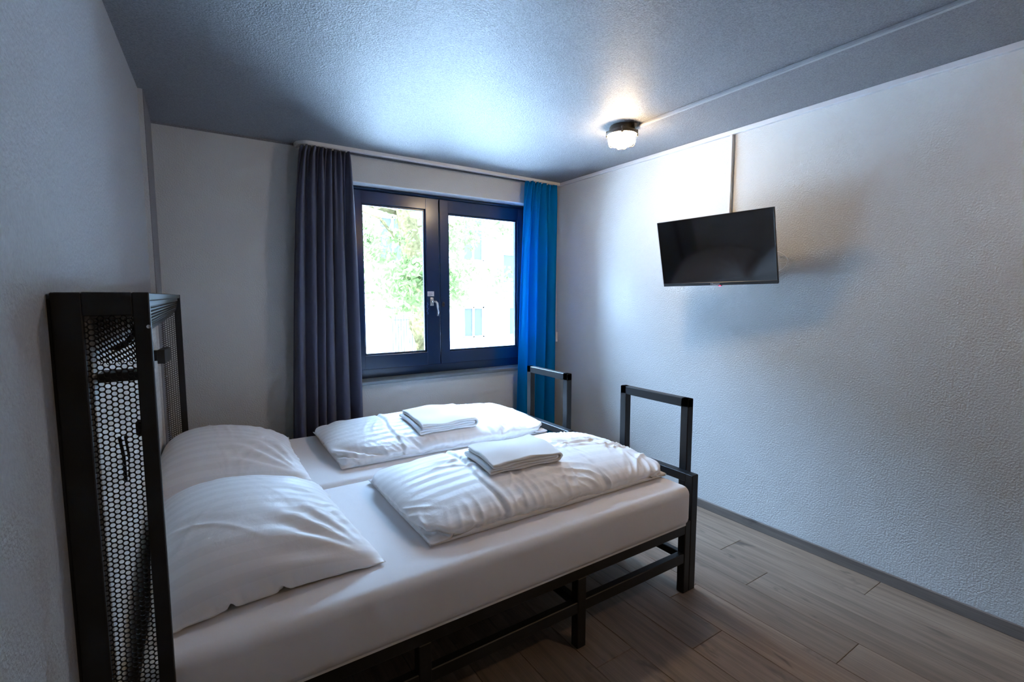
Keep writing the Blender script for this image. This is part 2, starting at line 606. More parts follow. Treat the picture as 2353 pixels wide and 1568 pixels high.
def ribbon(path, w, z0, z1):
    mb = MB()
    n = len(path)
    L_, R_ = [], []
    for i, p in enumerate(path):
        q0 = Vector(path[max(i - 1, 0)])
        q1 = Vector(path[min(i + 1, n - 1)])
        d = (q1 - q0).normalized()
        nn = Vector((-d.y, d.x)) * w / 2
        L_.append((p[0] + nn.x, p[1] + nn.y))
        R_.append((p[0] - nn.x, p[1] - nn.y))
    vs = [[mb.bm.verts.new((*q, z)) for q in (L_[i], R_[i]) for z in (z0, z1)] for i in range(n)]
    for a, b in zip(vs, vs[1:]):
        for i, j in ((0, 1), (1, 3), (3, 2), (2, 0)):
            mb.bm.faces.new((a[i], a[j], b[j], b[i]))
    mb.bm.faces.new((vs[0][0], vs[0][1], vs[0][3], vs[0][2]))
    mb.bm.faces.new((vs[-1][0], vs[-1][1], vs[-1][3], vs[-1][2]))
    return mb


ribbon(path, 0.030, H - 0.020, H).build('track_body', M['white_plastic'], tr, off=tr.location)
ribbon(path, 0.012, H - 0.024, H - 0.019).build('track_groove', M['grey_trim'], tr, off=tr.location)


def curtain(xt0, xt1, xb0, xb1, ztop, zbot, yc, nf, amp, seed, belly=0.0):
    rs = np.random.RandomState(seed)
    nu, nv = nf * 34 + 1, 80
    U = np.linspace(0, 1, nu)
    # uneven fold spacing
    w = rs.uniform(0.7, 1.4, nf)
    w = np.concatenate([[0], np.cumsum(w) / w.sum()])
    ph = np.interp(U, w, np.arange(nf + 1))
    fa = rs.uniform(0.65, 1.15, nf + 1)
    A = np.interp(ph, np.arange(nf + 1), fa)
    V = np.zeros((nu, nv, 3))
    for j, t in enumerate(np.linspace(0, 1, nv)):
        z = ztop + (zbot - ztop) * t
        s = t ** 0.55
        x0 = xt0 + (xb0 - xt0) * s
        x1 = xt1 + (xb1 - xt1) * s
        gather = math.exp(-t / 0.035)
        pleat = math.exp(-(t / 0.16) ** 1.5)
        f1 = np.sin(2 * PI * ph + 0.7 * np.sin(1.8 * t + 1.7 * ph))
        f2 = np.sin(4 * PI * ph + 1.3 + 1.5 * np.sin(3 * t + ph))
        y = A * amp * ((1 - 0.75 * pleat) * f1 + 0.20 * f2 * (1 - 0.6 * t) + 0.45 * pleat * f2)
        y += gather * 0.005 * np.sin(2 * PI * ph * 5.3 + 1)
        xx = x0 + (x1 - x0) * U + 0.011 * np.cos(2 * PI * ph) * A * (1 - gather) + belly * math.sin(PI * t) * U
        V[:, j, 0] = xx
        V[:, j, 1] = yc + y
        V[:, j, 2] = z + gather * 0.004 * np.sin(2 * PI * ph * 2)
    idx = np.arange(nu * nv).reshape(nu, nv)
    F = np.stack([idx[:-1, :-1], idx[1:, :-1], idx[1:, 1:], idx[:-1, 1:]], -1).reshape(-1, 4)
    return V.reshape(-1, 3), F


for (a, nm, mt, lab) in (((-2.105, -1.805, -2.235, -1.782, H - 0.031, 0.10, -0.108, 6, 0.040, 3, 0.0), 'curtain', 'dark_fabric', 'slate grey curtain hanging in deep folds beside the window'),
                         ((-0.375, -0.075, -0.475, -0.062, H - 0.031, 0.10, -0.104, 4, 0.036, 11, 0.0), 'curtain', 'blue_fabric', 'bright blue curtain hanging between the window and the TV wall')):
    V, F = curtain(*a)
    base = np.array([(a[0] + a[1]) / 2, a[6], a[5]])
    t = thing(nm, lab, 'curtain', tuple(base), group='curtains at the window')
    o = new_obj('curtain_cloth', np_mesh('curtain_cloth', V - base, F), M[mt], t)
    so = o.modifiers.new('thick', 'SOLIDIFY')
    so.thickness = 0.0025
    # header tape and gliders
    nf = a[7]
    for k in range(nf + 1):
        xx = a[0] + (a[1] - a[0]) * (k + 0.5) / (nf + 1)
        MB().box(xx - 0.004, xx + 0.004, a[6] - 0.004, a[6] + 0.004, H - 0.034, H - 0.0245).build('glider', M['white_plastic'], t, off=tuple(base))

# corner conduit and switch box beside the blue curtain
cd = thing('corner_conduit', 'thin white cable duct running down the corner behind the blue curtain', 'cable duct', (0, -0.028, 1.06))
MB().box(-0.012, 0.0, -0.036, -0.020, 1.06, H - 0.027, 0.002, 1).build('duct', M['white_plastic'], cd, off=cd.location)
sb = thing('wall_socket', 'small white surface socket on the wall just beside the blue curtain', 'socket', (0, -0.033, 0.97))
MB().box(-0.022, 0.0, -0.062, -0.004, 0.97, 1.058, 0.004).build('box', M['white_plastic'], sb, off=sb.location)
MB().box(-0.026, -0.022, -0.055, -0.011, 0.98, 1.045, 0.002).build('cover', M['white_plastic'], sb, off=sb.location)

# ------------------------------------------------------------------ beds
def bar(mb, x0, x1, y0, y1, z0, z1, b=0.003):
    return mb.box(x0, x1, y0, y1, z0, z1, b, 1)


ZR0, ZR1 = 0.287, 0.345                    # upper side rail
ZL0, ZL1 = 0.147, 0.193                    # lower side rail
ZM0, ZM1 = 0.345, 0.530                    # mattress
XH, XF = -2.775, -0.805                    # head end of the frame, outside of the foot post
T = 0.038


def make_bed(yn, label):
    """frame of one single bed; yn = its front side, bed is 0.87 deep"""
    yf = yn + 0.865
    base = (-1.8, (yn + yf) / 2, 0)
    t = thing('bed_frame', label, 'bed', base, group='twin beds pushed together')

    def P(name, *a, **k):
        mb = MB()
        bar(mb, *a)
        return mb.build(name, M['black_metal'], t, off=base)
    for ys in ((yn, yn + T), (yf - T, yf)):
        P('side_rail', XH, -0.886, ys[0], ys[1], ZR0, ZR1)
        P('lower_rail', XH, -0.886, ys[0] + .002, ys[1] - .002, ZL0, ZL1)
        for x in (-2.185, -1.532):
            P('leg', x, x + 0.043, ys[0] - .001, ys[1] + .001, 0.0, ZR0 + .002)
        P('leg', -0.888, -0.850, ys[0] - .001, ys[1] + .001, 0.0, ZR1)           # bed post at the foot
        P('foot_post', -0.848, XF, ys[0] - .001, ys[1] + .001, 0.0, 0.556)        # foot board post next to it
        P('leg', XH - 0.01, XH + 0.035, ys[0] - .001, ys[1] + .001, 0.0, ZR1)
    P('foot_rail', -0.848, XF, yn + T - .002, yf - T + .002, 0.516, 0.556)
    P('foot_rail', -0.848, XF, yn + T - .002, yf - T + .002, 0.29, 0.335)
    P('cross_bar', -1.525, -1.495, yn + T - .002, yf - T + .002, ZL0 + .005, ZL1 - .005)
    P('cross_bar', -0.883, -0.855, yn + T - .002, yf - T + .002, ZL0 + .005, ZL1 - .005)
    for k in range(11):
        x = -2.70 + k * 0.175
        P('slat', x, x + 0.07, yn + T - .004, yf - T + .004, ZR1 - 0.018, ZR1 - 0.001)
    # hoop standing up from the foot board
    hy0, hy1 = yn + 0.068, yn + 0.50
    hx0, hx1 = XF + 0.001, XF + 0.040
    h = P('hoop_post', hx0, hx1, hy0, hy0 + 0.042, 0.40, 0.895)
    P('hoop_post', hx0, hx1, hy1 - 0.042, hy1, 0.40, 0.895)
    P('hoop_top', hx0, hx1, hy0, hy1, 0.853, 0.895)
    return t


make_bed(-2.105, 'black steel bed frame on the open-floor side, its rails and legs showing')
make_bed(-1.225, 'black steel bed frame on the window side, mostly hidden behind the other bed')


def make_mattress(y0, y1, label):
    x0, x1 = -2.862, -0.892
    mb = MB().box(x0, x1, y0, y1, ZM0, ZM1, 0.036, 5)
    base = ((x0 + x1) / 2, (y0 + y1) / 2, ZM0)
    bmesh.ops.subdivide_edges(mb.bm, edges=[e for e in mb.bm.edges if e.calc_length() > 0.3], cuts=18, use_grid_fill=True)
    rs = random.Random(int(-y0 * 100))
    for v in mb.bm.verts:
        u = (v.co.x - x0) / (x1 - x0)
        w = (v.co.y - y0) / (y1 - y0)
        zz = (v.co.z - ZM0) / (ZM1 - ZM0)
        v.co.y += 0.006 * math.sin(zz * PI) * (1 if w > 0.5 else -1) * min(1, abs(w - .5) * 2)
        if zz > 0.9:
            v.co.z += 0.004 * math.sin(PI * min(1, max(0, w))) * math.sin(PI * min(1, max(0, u)))
    t = thing('mattress', label, 'mattress', base, group='mattresses')
    mb.build('fitted_sheet', M['sheet'], t, smooth=True, off=base)
    wl_ = MB()
    wl_.box(x0 + .02, x1 - .02, y0 + .012, y1 - .012, ZM0 - 0.0002, ZM0 + 0.012)
    wl_.build('underside', M['sheet'], t, off=base)
    return t


make_mattress(-2.137, -1.246, 'white sheeted mattress nearest the open floor')
make_mattress(-1.236, -0.350, 'white sheeted mattress on the window side')
MT = ZM1 + 0.004

# ------------------------------------------------------------------ soft goods: a small cloth solver
def solve(X, pairs, it=1):
    for a, b, rest, k, mode in pairs:
        A, B = X[a], X[b]
        d = B - A
        l = np.sqrt((d * d).sum(-1, keepdims=True)) + 1e-9
        c = l - rest
        if mode == 1:
            c = np.minimum(c, 0)
        c = (0.5 * k) * c / l * d
        X[a] += c
        X[b] -= c


def sl(*s):
    return tuple(slice(*q) if isinstance(q, tuple) else q for q in s)


def grid_pairs(nu, nv, ru, rv, kb):
    P = []
    al = (None, None)
    for s in (0, 1):
        P.append((sl((s, nu - 1, 2), al), sl((s + 1, nu, 2), al), ru, 1.0, 0))
        P.append((sl(al, (s, nv - 1, 2)), sl(al, (s + 1, nv, 2)), rv, 1.0, 0))
    dg = math.hypot(ru, rv)
    for s in (0, 1):
        P.append((sl((s, nu - 1, 2), (0, nv - 1)), sl((s + 1, nu, 2), (1, nv)), dg, 0.35, 0))
        P.append((sl((s, nu - 1, 2), (1, nv)), sl((s + 1, nu, 2), (0, nv - 1)), dg, 0.35, 0))
    for s in range(4):
        P.append((sl((s, nu - 2, 4), al), sl((s + 2, nu, 4), al), 2 * ru, kb, 1))
        P.append((sl(al, (s, nv - 2, 4)), sl(al, (s + 2, nv, 4)), 2 * rv, kb, 1))
    # slices of unequal length are trimmed
    out = []
    for a, b, r, k, m in P:
        out.append((a, b, r, k, m))
    return out


def sim_bag(nu, nv, fu, fv, Lu, Lv, thick, steps, seed, ground, noise=0.004, iters=6, kb=0.15, grav=0.0006, pmax=0.003, pfun=None, lift=0.02):
    """two sheets of cloth sewn round the edge and filled; returns top and bottom grids"""
    rs = np.random.RandomState(seed)
    u = np.linspace(-fu / 2, fu / 2, nu)
    v = np.linspace(-fv / 2, fv / 2, nv)
    UU, VV = np.meshgrid(u, v, indexing='ij')
    bump = np.clip(1 - (2 * UU / fu) ** 6, 0, 1) * np.clip(1 - (2 * VV / fv) ** 6, 0, 1)
    g0 = ground(UU, VV)
    # smooth random field
    nz = np.zeros_like(UU)
    for _ in range(14):
        kx, ky = rs.normal(0, 16, 2)
        nz += np.sin(kx * UU + ky * VV + rs.uniform(0, 6.28))
    nz *= noise / 3
    Tp = np.stack([UU, VV, g0 + lift + 0.5 * thick * bump + nz * bump], -1)
    Bt = np.stack([UU, VV, g0 + lift - 0.2 * thick * bump], -1)
    ru, rv = Lu / (nu - 1), Lv / (nv - 1)
    pairs = grid_pairs(nu, nv, ru, rv, kb)
    Tq, Bq = Tp.copy(), Bt.copy()
    vol = thick * fu * fv
    for st in range(steps):
        damp = 0.93 if st < steps * 0.7 else 0.85
        for X, Q, sgn in ((Tp, Tq, 1), (Bt, Bq, -1)):
            vel = (X - Q) * damp
            Q[...] = X
            n = np.cross(np.gradient(X, axis=0), np.gradient(X, axis=1))
            n /= (np.linalg.norm(n, axis=-1, keepdims=True) + 1e-9)
            if sgn == 1:
                ca = np.cross(Tp[1:, :-1] - Tp[:-1, :-1], Tp[:-1, 1:] - Tp[:-1, :-1])[..., 2]
                dz = (Tp - Bt)[..., 2]
                V = max(1e-5, float((np.clip(ca, 0, None) * dz[:-1, :-1]).sum()))
                p = float(np.clip(0.004 * (vol / V - 1), -0.0008, pmax))
            pp = p if pfun is None else p * pfun(UU / fu, VV / fv)[..., None]
            X += vel + sgn * n * pp
            X[..., 2] -= grav
        for _ in range(iters):
            solve(Tp, pairs)
            solve(Bt, pairs)
            for e in (sl((0, 1), (None, None)), sl((nu - 1, nu), (None, None)), sl((None, None), (0, 1)), sl((None, None), (nv - 1, nv))):
                m = 0.5 * (Tp[e] + Bt[e])
                Tp[e] = m
                Bt[e] = m
            for X, Q in ((Tp, Tq), (Bt, Bq)):
                g = ground(X[..., 0], X[..., 1]) + (0.002 if X is Bt else 0.004)
                low = X[..., 2] < g
                X[..., 2] = np.where(low, g, X[..., 2])
                X[..., 0] = np.where(low, Q[..., 0] + 0.3 * (X[..., 0] - Q[..., 0]), X[..., 0])
                X[..., 1] = np.where(low, Q[..., 1] + 0.3 * (X[..., 1] - Q[..., 1]), X[..., 1])
            Tp[..., 2] = np.maximum(Tp[..., 2], Bt[..., 2])
    return Tp, Bt


def bag_mesh(name, Tp, Bt, Lu, Lv):
    nu, nv = Tp.shape[:2]
    idT = np.arange(nu * nv).reshape(nu, nv)
    idB = idT.copy()
    inner = np.zeros((nu, nv), bool)
    inner[1:-1, 1:-1] = True
    idB[inner] = nu * nv + np.arange(inner.sum())
    V = np.concatenate([Tp.reshape(-1, 3), Bt[inner]])
    uu, vv = np.meshgrid(np.linspace(0, Lu, nu), np.linspace(0, Lv, nv), indexing='ij')
    uv = np.stack([uu, vv], -1)
    UV = np.concatenate([uv.reshape(-1, 2), uv[inner]])
    q = lambda i: np.stack([i[:-1, :-1], i[1:, :-1], i[1:, 1:], i[:-1, 1:]], -1).reshape(-1, 4)
    F = np.concatenate([q(idT), q(idB)[:, ::-1]])
    return V, F, UV


def relax(X, n):
    for _ in range(n):
        p = X[1:-1, 1:-1]
        X[1:-1, 1:-1] = 0.5 * p + 0.125 * (X[:-2, 1:-1] + X[2:, 1:-1] + X[1:-1, :-2] + X[1:-1, 2:])
    return X


def upsample(X):
    """twice the grid density, smoothly"""
    for ax in (0, 1):
        X = np.moveaxis(X, ax, 0)
        n = X.shape[0]
        Y = np.zeros((2 * n - 1,) + X.shape[1:])
        Y[0::2] = X
        m = 0.5 * (X[:-1] + X[1:])
        m[1:-1] = (9 * (X[1:-2] + X[2:-1]) - X[:-3] - X[3:]) / 16
        Y[1::2] = m
        X = np.moveaxis(Y, 0, ax)
    return X


def crumple(X, patches, creases, fu, fv):
    """local bundles of soft ridges and pressed fold lines, pushed along the surface normal"""
    n = np.cross(np.gradient(X, axis=0), np.gradient(X, axis=1))
    n /= np.linalg.norm(n, axis=-1, keepdims=True) + 1e-9
    u = np.linspace(-fu / 2, fu / 2, X.shape[0])[:, None]
    v = np.linspace(-fv / 2, fv / 2, X.shape[1])[None, :]
    h = np.zeros(X.shape[:2])
    for cu, cv, ang, ln, wd, wave, amp, ph in patches:
        c_, s_ = math.cos(ang), math.sin(ang)
        a = (u - cu) * c_ + (v - cv) * s_                       # along the ridges
        b = -(u - cu) * s_ + (v - cv) * c_ + 0.012 * np.sin(a * 19 + ph) + 0.25 * (a ** 2) * math.sin(ph)
        w = np.exp(-(a / ln) ** 2 - (b / wd) ** 2)
        h += amp * w * ((1 - np.abs(np.sin(PI * b / wave + ph))) ** 1.6 - 0.35)
    for cu, slope, depth in creases:
        b = u - cu - slope * v + 0.006 * np.sin(v * 21 + cu * 9)
        h += depth * (-1.3 * np.exp(-(b / 0.007) ** 2) + np.exp(-((b - 0.016) / 0.016) ** 2))
    m = np.ones_like(h)
    m[0], m[-1] = 0, 0
    m[:, 0], m[:, -1] = 0, 0
    return X + n * (h * m)[..., None]


class HMap:
    """height map over a rectangle, z = 0 base outside"""
    def __init__(self, x0, x1, y0, y1, res=0.01):
        self.x0, self.y0, self.r = x0, y0, res
        self.z = np.zeros((int((x1 - x0) / res) + 2, int((y1 - y0) / res) + 2))

    def add(self, V):
        i = np.clip(((V[:, 0] - self.x0) / self.r).round().astype(int), 0, self.z.shape[0] - 1)
        j = np.clip(((V[:, 1] - self.y0) / self.r).round().astype(int), 0, self.z.shape[1] - 1)
        np.maximum.at(self.z, (i, j), V[:, 2])
        z = self.z
        for _ in range(2):                                   # close pinholes
            p = np.pad(z, 1, mode='edge')
            nb = np.stack([p[:-2, 1:-1], p[2:, 1:-1], p[1:-1, :-2], p[1:-1, 2:]])
            z[...] = np.where(z < nb.mean(0) - 0.004, nb.mean(0), z)

    def __call__(self, X, Y):
        fx = np.clip((X - self.x0) / self.r, 0, self.z.shape[0] - 1.001)
        fy = np.clip((Y - self.y0) / self.r, 0, self.z.shape[1] - 1.001)
        i, j = fx.astype(int), fy.astype(int)
        a, b = fx - i, fy - j
        z = self.z
        return z[i, j] * (1 - a) * (1 - b) + z[i + 1, j] * a * (1 - b) + z[i, j + 1] * (1 - a) * b + z[i + 1, j + 1] * a * b


flat = lambda X, Y: np.zeros_like(X)


def soft(name, part, V, F, UV, label, cat, loc, rotz, group, m, sub=1):
    t = thing(name, label, cat, loc, rotz, group)
    o = new_obj(part, np_mesh(part, V, F, UV), m, t)
    if sub:
        s = o.modifiers.new('smooth', 'SUBSURF')
        s.levels = s.render_levels = sub
    return t


# pillows: u runs across the bed (world y), v along it; head side is plumper
def make_pillow(seed, loc, rot, label):
    nu, nv = 62, 48
    Lu, Lv = 0.83, 0.63
    Tp, Bt = sim_bag(nu, nv, 0.74, 0.54, Lu, Lv, 0.165, 170, seed, flat, noise=0.010, kb=0.10, iters=6,
                     pfun=lambda a, b: 1.0 + 0.5 * b)
    relax(Tp, 5)
    # creases running in from the corner that faces the room
    gu, gv = Tp[..., 0] + 0.37, Tp[..., 1] + 0.27
    r_ = np.hypot(gu, gv)
    th_ = np.arctan2(gv, gu)
    up = np.clip(Tp[..., 2] / 0.08, 0, 1)
    Tp[..., 2] += up * 0.0085 * np.sin(th_ * 17 + seed) * np.exp(-((r_ - 0.21) / 0.11) ** 2)
    gu, gv = Tp[..., 0] - 0.10, Tp[..., 1] + 0.30
    Tp[..., 2] += up * 0.004 * np.sin(np.arctan2(gv, gu) * 15 + 2 * seed) * np.exp(-((np.hypot(gu, gv) - 0.17) / 0.08) ** 2)
    rs = np.random.RandomState(seed)
    pt = [(rs.uniform(-.28, .28), rs.uniform(-.2, .2), rs.uniform(-1.2, 1.2), rs.uniform(.08, .16), rs.uniform(.03, .06), rs.uniform(.035, .06), rs.uniform(.002, .005), rs.uniform(0, 6)) for _ in range(9)]
    Tp, Bt = upsample(Tp), upsample(Bt)
    Tp = crumple(Tp, pt, [], 0.74, 0.54)
    V, F, UV = bag_mesh('pillow', Tp, Bt, Lu, Lv)
    # plump the head side up against the headboard
    zm = V[:, 2].max()
    V[:, 2] = zm * (np.clip(V[:, 2], 0, None) / zm) ** 0.88
    k = np.clip((V[:, 1] / 0.27 + 1) / 2, 0, 1)
    V[:, 2] *= 0.86 + 0.34 * k
    soft('pillow', 'pillow_case', V, F, UV, label, 'pillow', loc, rot, 'pillows', M['linen'], 0)
    return V


# local +v points to the headboard (-x): rotate +90 deg  (u->+y, v->-x)
make_pillow(5, (-2.565, -1.625, MT), PI / 2 + 0.05, 'plump white pillow on the mattress nearest the open floor')
make_pillow(9, (-2.590, -0.745, MT), PI / 2 - 0.03, 'plump white pillow on the mattress by the window')


# duvets: folded in two, one bag lying on another; local u along the bed, v across
def make_duvet(seed, loc, rot, label, size, th, calm):
    nu, nv = 104, 60
    fu, fv = size
    T0, B0 = sim_bag(74, 44, fu * 0.97, fv * 0.95, fu * 1.03, fv * 1.03, th * 0.8, 60, seed, flat, noise=0.006, iters=4)
    relax(T0, 2)
    V0, F0, UV0 = bag_mesh('lower', T0, B0, fu, fv)
    hm = HMap(-fu, fu, -fv, fv)
    hm.add(T0.reshape(-1, 3))
    T1, B1 = sim_bag(nu, nv, fu * 0.985, fv * 0.985, fu * 1.075, fv * 1.09, th, 150, seed + 1, hm, noise=0.016, iters=5, kb=0.06, lift=0.03, grav=0.0009)
    relax(T1, 1)
    zm = T1[..., 2].max()
    T1[..., 2] = zm * (np.clip(T1[..., 2], 0, None) / zm) ** 0.72        # blunt folded edges
    rs = np.random.RandomState(seed)
    pt = []
    for _ in range(16):                                         # all over
        pt.append((rs.uniform(-.5, .5) * fu, rs.uniform(-.5, .5) * fv, rs.uniform(0, PI), rs.uniform(.08, .2), rs.uniform(.03, .07), rs.uniform(.04, .075), calm * rs.uniform(.005, .012), rs.uniform(0, 6)))
    for k in range(14):                                         # puckers along the open-floor edge
        pt.append(((k / 13 - .5) * fu * .92, -fv * (.5 - rs.uniform(.05, .14)), PI / 2 + rs.uniform(-.5, .5), rs.uniform(.05, .10), rs.uniform(.03, .06), rs.uniform(.028, .05), calm * rs.uniform(.006, .012), rs.uniform(0, 6)))
    for k in range(int(12 * calm)):                             # crushed patch towards the foot
        pt.append((fu * rs.uniform(.15, .42), fv * rs.uniform(-.1, .3), rs.uniform(0, PI), rs.uniform(.05, .12), rs.uniform(.025, .05), rs.uniform(.03, .05), calm * rs.uniform(.008, .014), rs.uniform(0, 6)))
    T1, B1 = upsample(T1), upsample(B1)
    T1 = crumple(T1, pt, [(-.21 * fu, .12, .006), (.16 * fu, -.05, .003)], fu, fv)
    V1, F1, UV1 = bag_mesh('upper', T1, B1, fu, fv)
    V = np.concatenate([V0, V1])
    F = np.concatenate([F0, F1 + len(V0)])
    UV = np.concatenate([UV0, UV1])
    # stripes on the duvet run along it
    UV = UV[:, ::-1]
    soft('duvet', 'duvet_cover', V, F, UV, label, 'duvet', loc, rot, 'folded duvets', M['linen'], 0)
    top = HMap(-fu, fu, -fv, fv)
    top.add(T1.reshape(-1, 3))
    return top


d1 = ((-1.495, -1.655, MT), -0.005)
d2 = ((-1.530, -0.735, MT), -0.020)
top1 = make_duvet(21, *d1, 'rumpled white duvet folded on the mattress nearest the open floor', (1.20, 0.69), 0.066, 1.0)
top2 = make_duvet(33, *d2, 'smooth white duvet folded on the mattress by the window', (1.24, 0.73), 0.062, 0.55)


# towels: one strip of terry folded into four layers, fold towards the bed's foot
def make_towel(d, top, loc, rot, lx_, ly_, label, seed):
    rs = np.random.RandomState(seed)
    th = 0.0108
    g = 0.0122
    path = []

    def run(x0, x1, z, n=26):
        for x in np.linspace(x0, x1, n):
            path.append((x, z))

    def turn(xc, zc, r, a0, a1, n=9):
        for a in np.linspace(a0, a1, n)[1:-1]:
            path.append((xc + r * math.cos(a), zc + r * math.sin(a)))
    e = lx_ / 2
    run(-e + 0.004, e, 3 * g)                    # top layer
    turn(e, 1.5 * g, 1.5 * g, PI / 2, -PI / 2)
    run(e, -e, 0.0)                              # bottom layer
    turn(-e, 0.5 * g, 0.5 * g, 1.5 * PI, 0.5 * PI)
    run(-e, e - 0.010, g)
    turn(e - 0.010, 1.5 * g, 0.5 * g, -PI / 2, PI / 2)
    run(e - 0.010, -e + 0.006, 2 * g)
    P = np.array(path)
    d_ = np.gradient(P, axis=0)
    nrm = np.stack([-d_[:, 1], d_[:, 0]], -1)
    nrm /= np.linalg.norm(nrm, axis=1, keepdims=True)
    A = P + nrm * th / 2
    B = P - nrm * th / 2
    ny = 30
    n = len(P)
    ys = np.linspace(-ly_ / 2, ly_ / 2, ny)
    V = []
    for j, y in enumerate(ys):
        ed = 0.003 * (rs.rand() - .5)
        for q in A:
            V.append((q[0] + ed, y, q[1]))
        for q in B:
            V.append((q[0] + ed, y, q[1]))
    V = np.array(V)
    F = []
    for j in range(ny - 1):
        o0, o1 = j * 2 * n, (j + 1) * 2 * n
        for i in range(n - 1):
            F.append((o0 + i, o0 + i + 1, o1 + i + 1, o1 + i))
            F.append((o0 + n + i + 1, o0 + n + i, o1 + n + i, o1 + n + i + 1))
        F.append((o0, o1, o1 + n, o0 + n))
        F.append((o0 + n - 1, o0 + 2 * n - 1, o1 + 2 * n - 1, o1 + n - 1))
    for i in range(n - 1):
        F.append((i + 1, i, n + i, n + i + 1))
        o1 = (ny - 1) * 2 * n
        F.append((o1 + i, o1 + i + 1, o1 + n + i + 1, o1 + n + i))
    # gentle uneven plies, then lay it on the duvet
    lay = V[:, 2] / (3 * g)
    V[:, 2] += lay * 0.004 * np.sin(V[:, 0] * 23 + 1.3 * seed + V[:, 1] * 9) + lay * 0.003 * np.sin(V[:, 1] * 31 + seed)
    V[:, 1] += 0.004 * np.sin(V[:, 0] * 40 + V[:, 2] * 160)
    c, s = math.cos(rot), math.sin(rot)
    wx = loc[0] + c * V[:, 0] - s * V[:, 1]
    wy = loc[1] + s * V[:, 0] + c * V[:, 1]
    dx, dy = wx - d[0][0], wy - d[0][1]
    c2, s2 = math.cos(-d[1]), math.sin(-d[1])
    acc = 0
    for ox in (-0.04, 0, 0.04):
        for oy in (-0.04, 0, 0.04):
            acc = acc + top(c2 * dx - s2 * dy + ox, s2 * dx + c2 * dy + oy)
    hz = acc / 9 + d[0][2]
    G = np.stack([V[:, 0], V[:, 1], np.ones(len(V)), V[:, 0] ** 2, V[:, 1] ** 2], -1)     # smooth lie on the duvet
    cf = np.linalg.lstsq(G, hz, rcond=None)[0]
    hz = G @ cf + 0.004
    z0 = float(hz.mean())
    V[:, 2] += hz - z0 + th / 2 + 0.001
    t = thing('towel', label, 'towel', (loc[0], loc[1], z0), rot, 'folded towels on the duvets')
    o = new_obj('terry_cloth', np_mesh('terry_cloth', V, F), M['terry'], t)
    sm = o.modifiers.new('smooth', 'SUBSURF')
    sm.levels = sm.render_levels = 1


make_towel(d1, top1, (-1.57, -1.70), -0.06, 0.33, 0.25, 'thick white folded towel on the duvet nearest the open floor', 2)
make_towel(d2, top2, (-1.55, -0.87), -0.02, 0.33, 0.33, 'white folded towel on the duvet by the window', 5)

# ------------------------------------------------------------------ headboard
HY0, HY1 = -2.168, -0.318                  # outer faces of the two wings
hb_loc = Vector((-2.868, (HY0 + HY1) / 2, 0))
hb_rot = -0.0108
hb = thing('headboard', 'tall black steel headboard unit with perforated sides and pale wood back', 'headboard', tuple(hb_loc), hb_rot)
ZT = 1.384
# local x: 0 = -2.868 world; wings run from -0.078 (wall side) to 0.085 (room side)
BX0, BX1 = -0.070, 0.085


def hpart(name, mb, m, parent=hb, smooth=False):
    return mb.build(name, m, parent, smooth)


def lb(x0, x1, y0, y1, z0, z1, b=0.002):
    return MB().box(x0, x1, y0, y1, z0, z1, b, 1)


def perforated(x0, x1, z0, z1, pitch=0.0112, hole=0.0046, name='perforated_panel'):
    """sheet with staggered round holes in the xz plane"""
    V, F = [], []
    key = {}

    def vid(p):
        k = (round(p[0], 6), round(p[1], 6))
        if k not in key:
            key[k] = len(V)
            V.append((p[0], 0.0, p[1]))
        return key[k]
    # columns stacked vertically, neighbouring columns shifted by half a pitch
    dx = pitch * math.sqrt(3) / 2
    R = pitch / math.sqrt(3)
    ncol = int((x1 - x0) / dx)
    nrow = int((z1 - z0) / pitch)
    for i in range(ncol):
        for j in range(nrow):
            cx = x0 + (i + 0.5) * dx
            cz = z0 + (j + 0.5 + 0.5 * (i % 2)) * pitch
            ring, circ = [], []
            for k in range(6):
                a0, a1 = k * PI / 3, (k + 1) * PI / 3
                pa = (cx + R * math.cos(a0), cz + R * math.sin(a0))
                pb = (cx + R * math.cos(a1), cz + R * math.sin(a1))
                ring += [pa, ((pa[0] + pb[0]) / 2, (pa[1] + pb[1]) / 2)]
                am = (a0 + a1) / 2
                circ += [(cx + hole * math.cos(a0), cz + hole * math.sin(a0)), (cx + hole * math.cos(am), cz + hole * math.sin(am))]
            rv = [vid(p) for p in ring]
            cv = [vid(p) for p in circ]
            for k in range(12):
                F.append((rv[k], rv[(k + 1) % 12], cv[(k + 1) % 12], cv[k]))
    me = np_mesh(name, V, F, smooth=False)
    me.materials.append(M['black_metal'])
    return me


px0, px1 = BX0 + 0.046, BX1 - 0.029
perf_me = perforated(px0 - 0.004, px1 + 0.008, 0.16, ZT - 0.05)
perf_in = perforated(px0 + 0.004, px1 + 0.008, 1.225, ZT - 0.055, name='inner_mesh')
ly0, ly1 = HY0 - hb_loc.y, HY1 - hb_loc.y
for s, (a, b) in enumerate(((ly0, ly0 + 0.022), (ly1 - 0.022, ly1))):
    wing = hpart('wing', lb(BX0, px0, a, b, 0.0, ZT - 0.001), M['black_metal'])
    hpart('wing_frame', lb(px1, BX1, a, b, 0.0, ZT), M['black_metal'], wing)
    hpart('wing_frame', lb(px0, px1, a, b, ZT - 0.048, ZT), M['black_metal'], wing)
    hpart('wing_frame', lb(px0, px1, a, b, 0.10, 0.16), M['black_metal'], wing)
    pm = new_obj('perforated_panel', perf_me, None, wing)
    pm.location = (0, (a + b) / 2, 0)
    so = pm.modifiers.new('thick', 'SOLIDIFY')
    so.thickness = 0.0012
    so.offset = 0
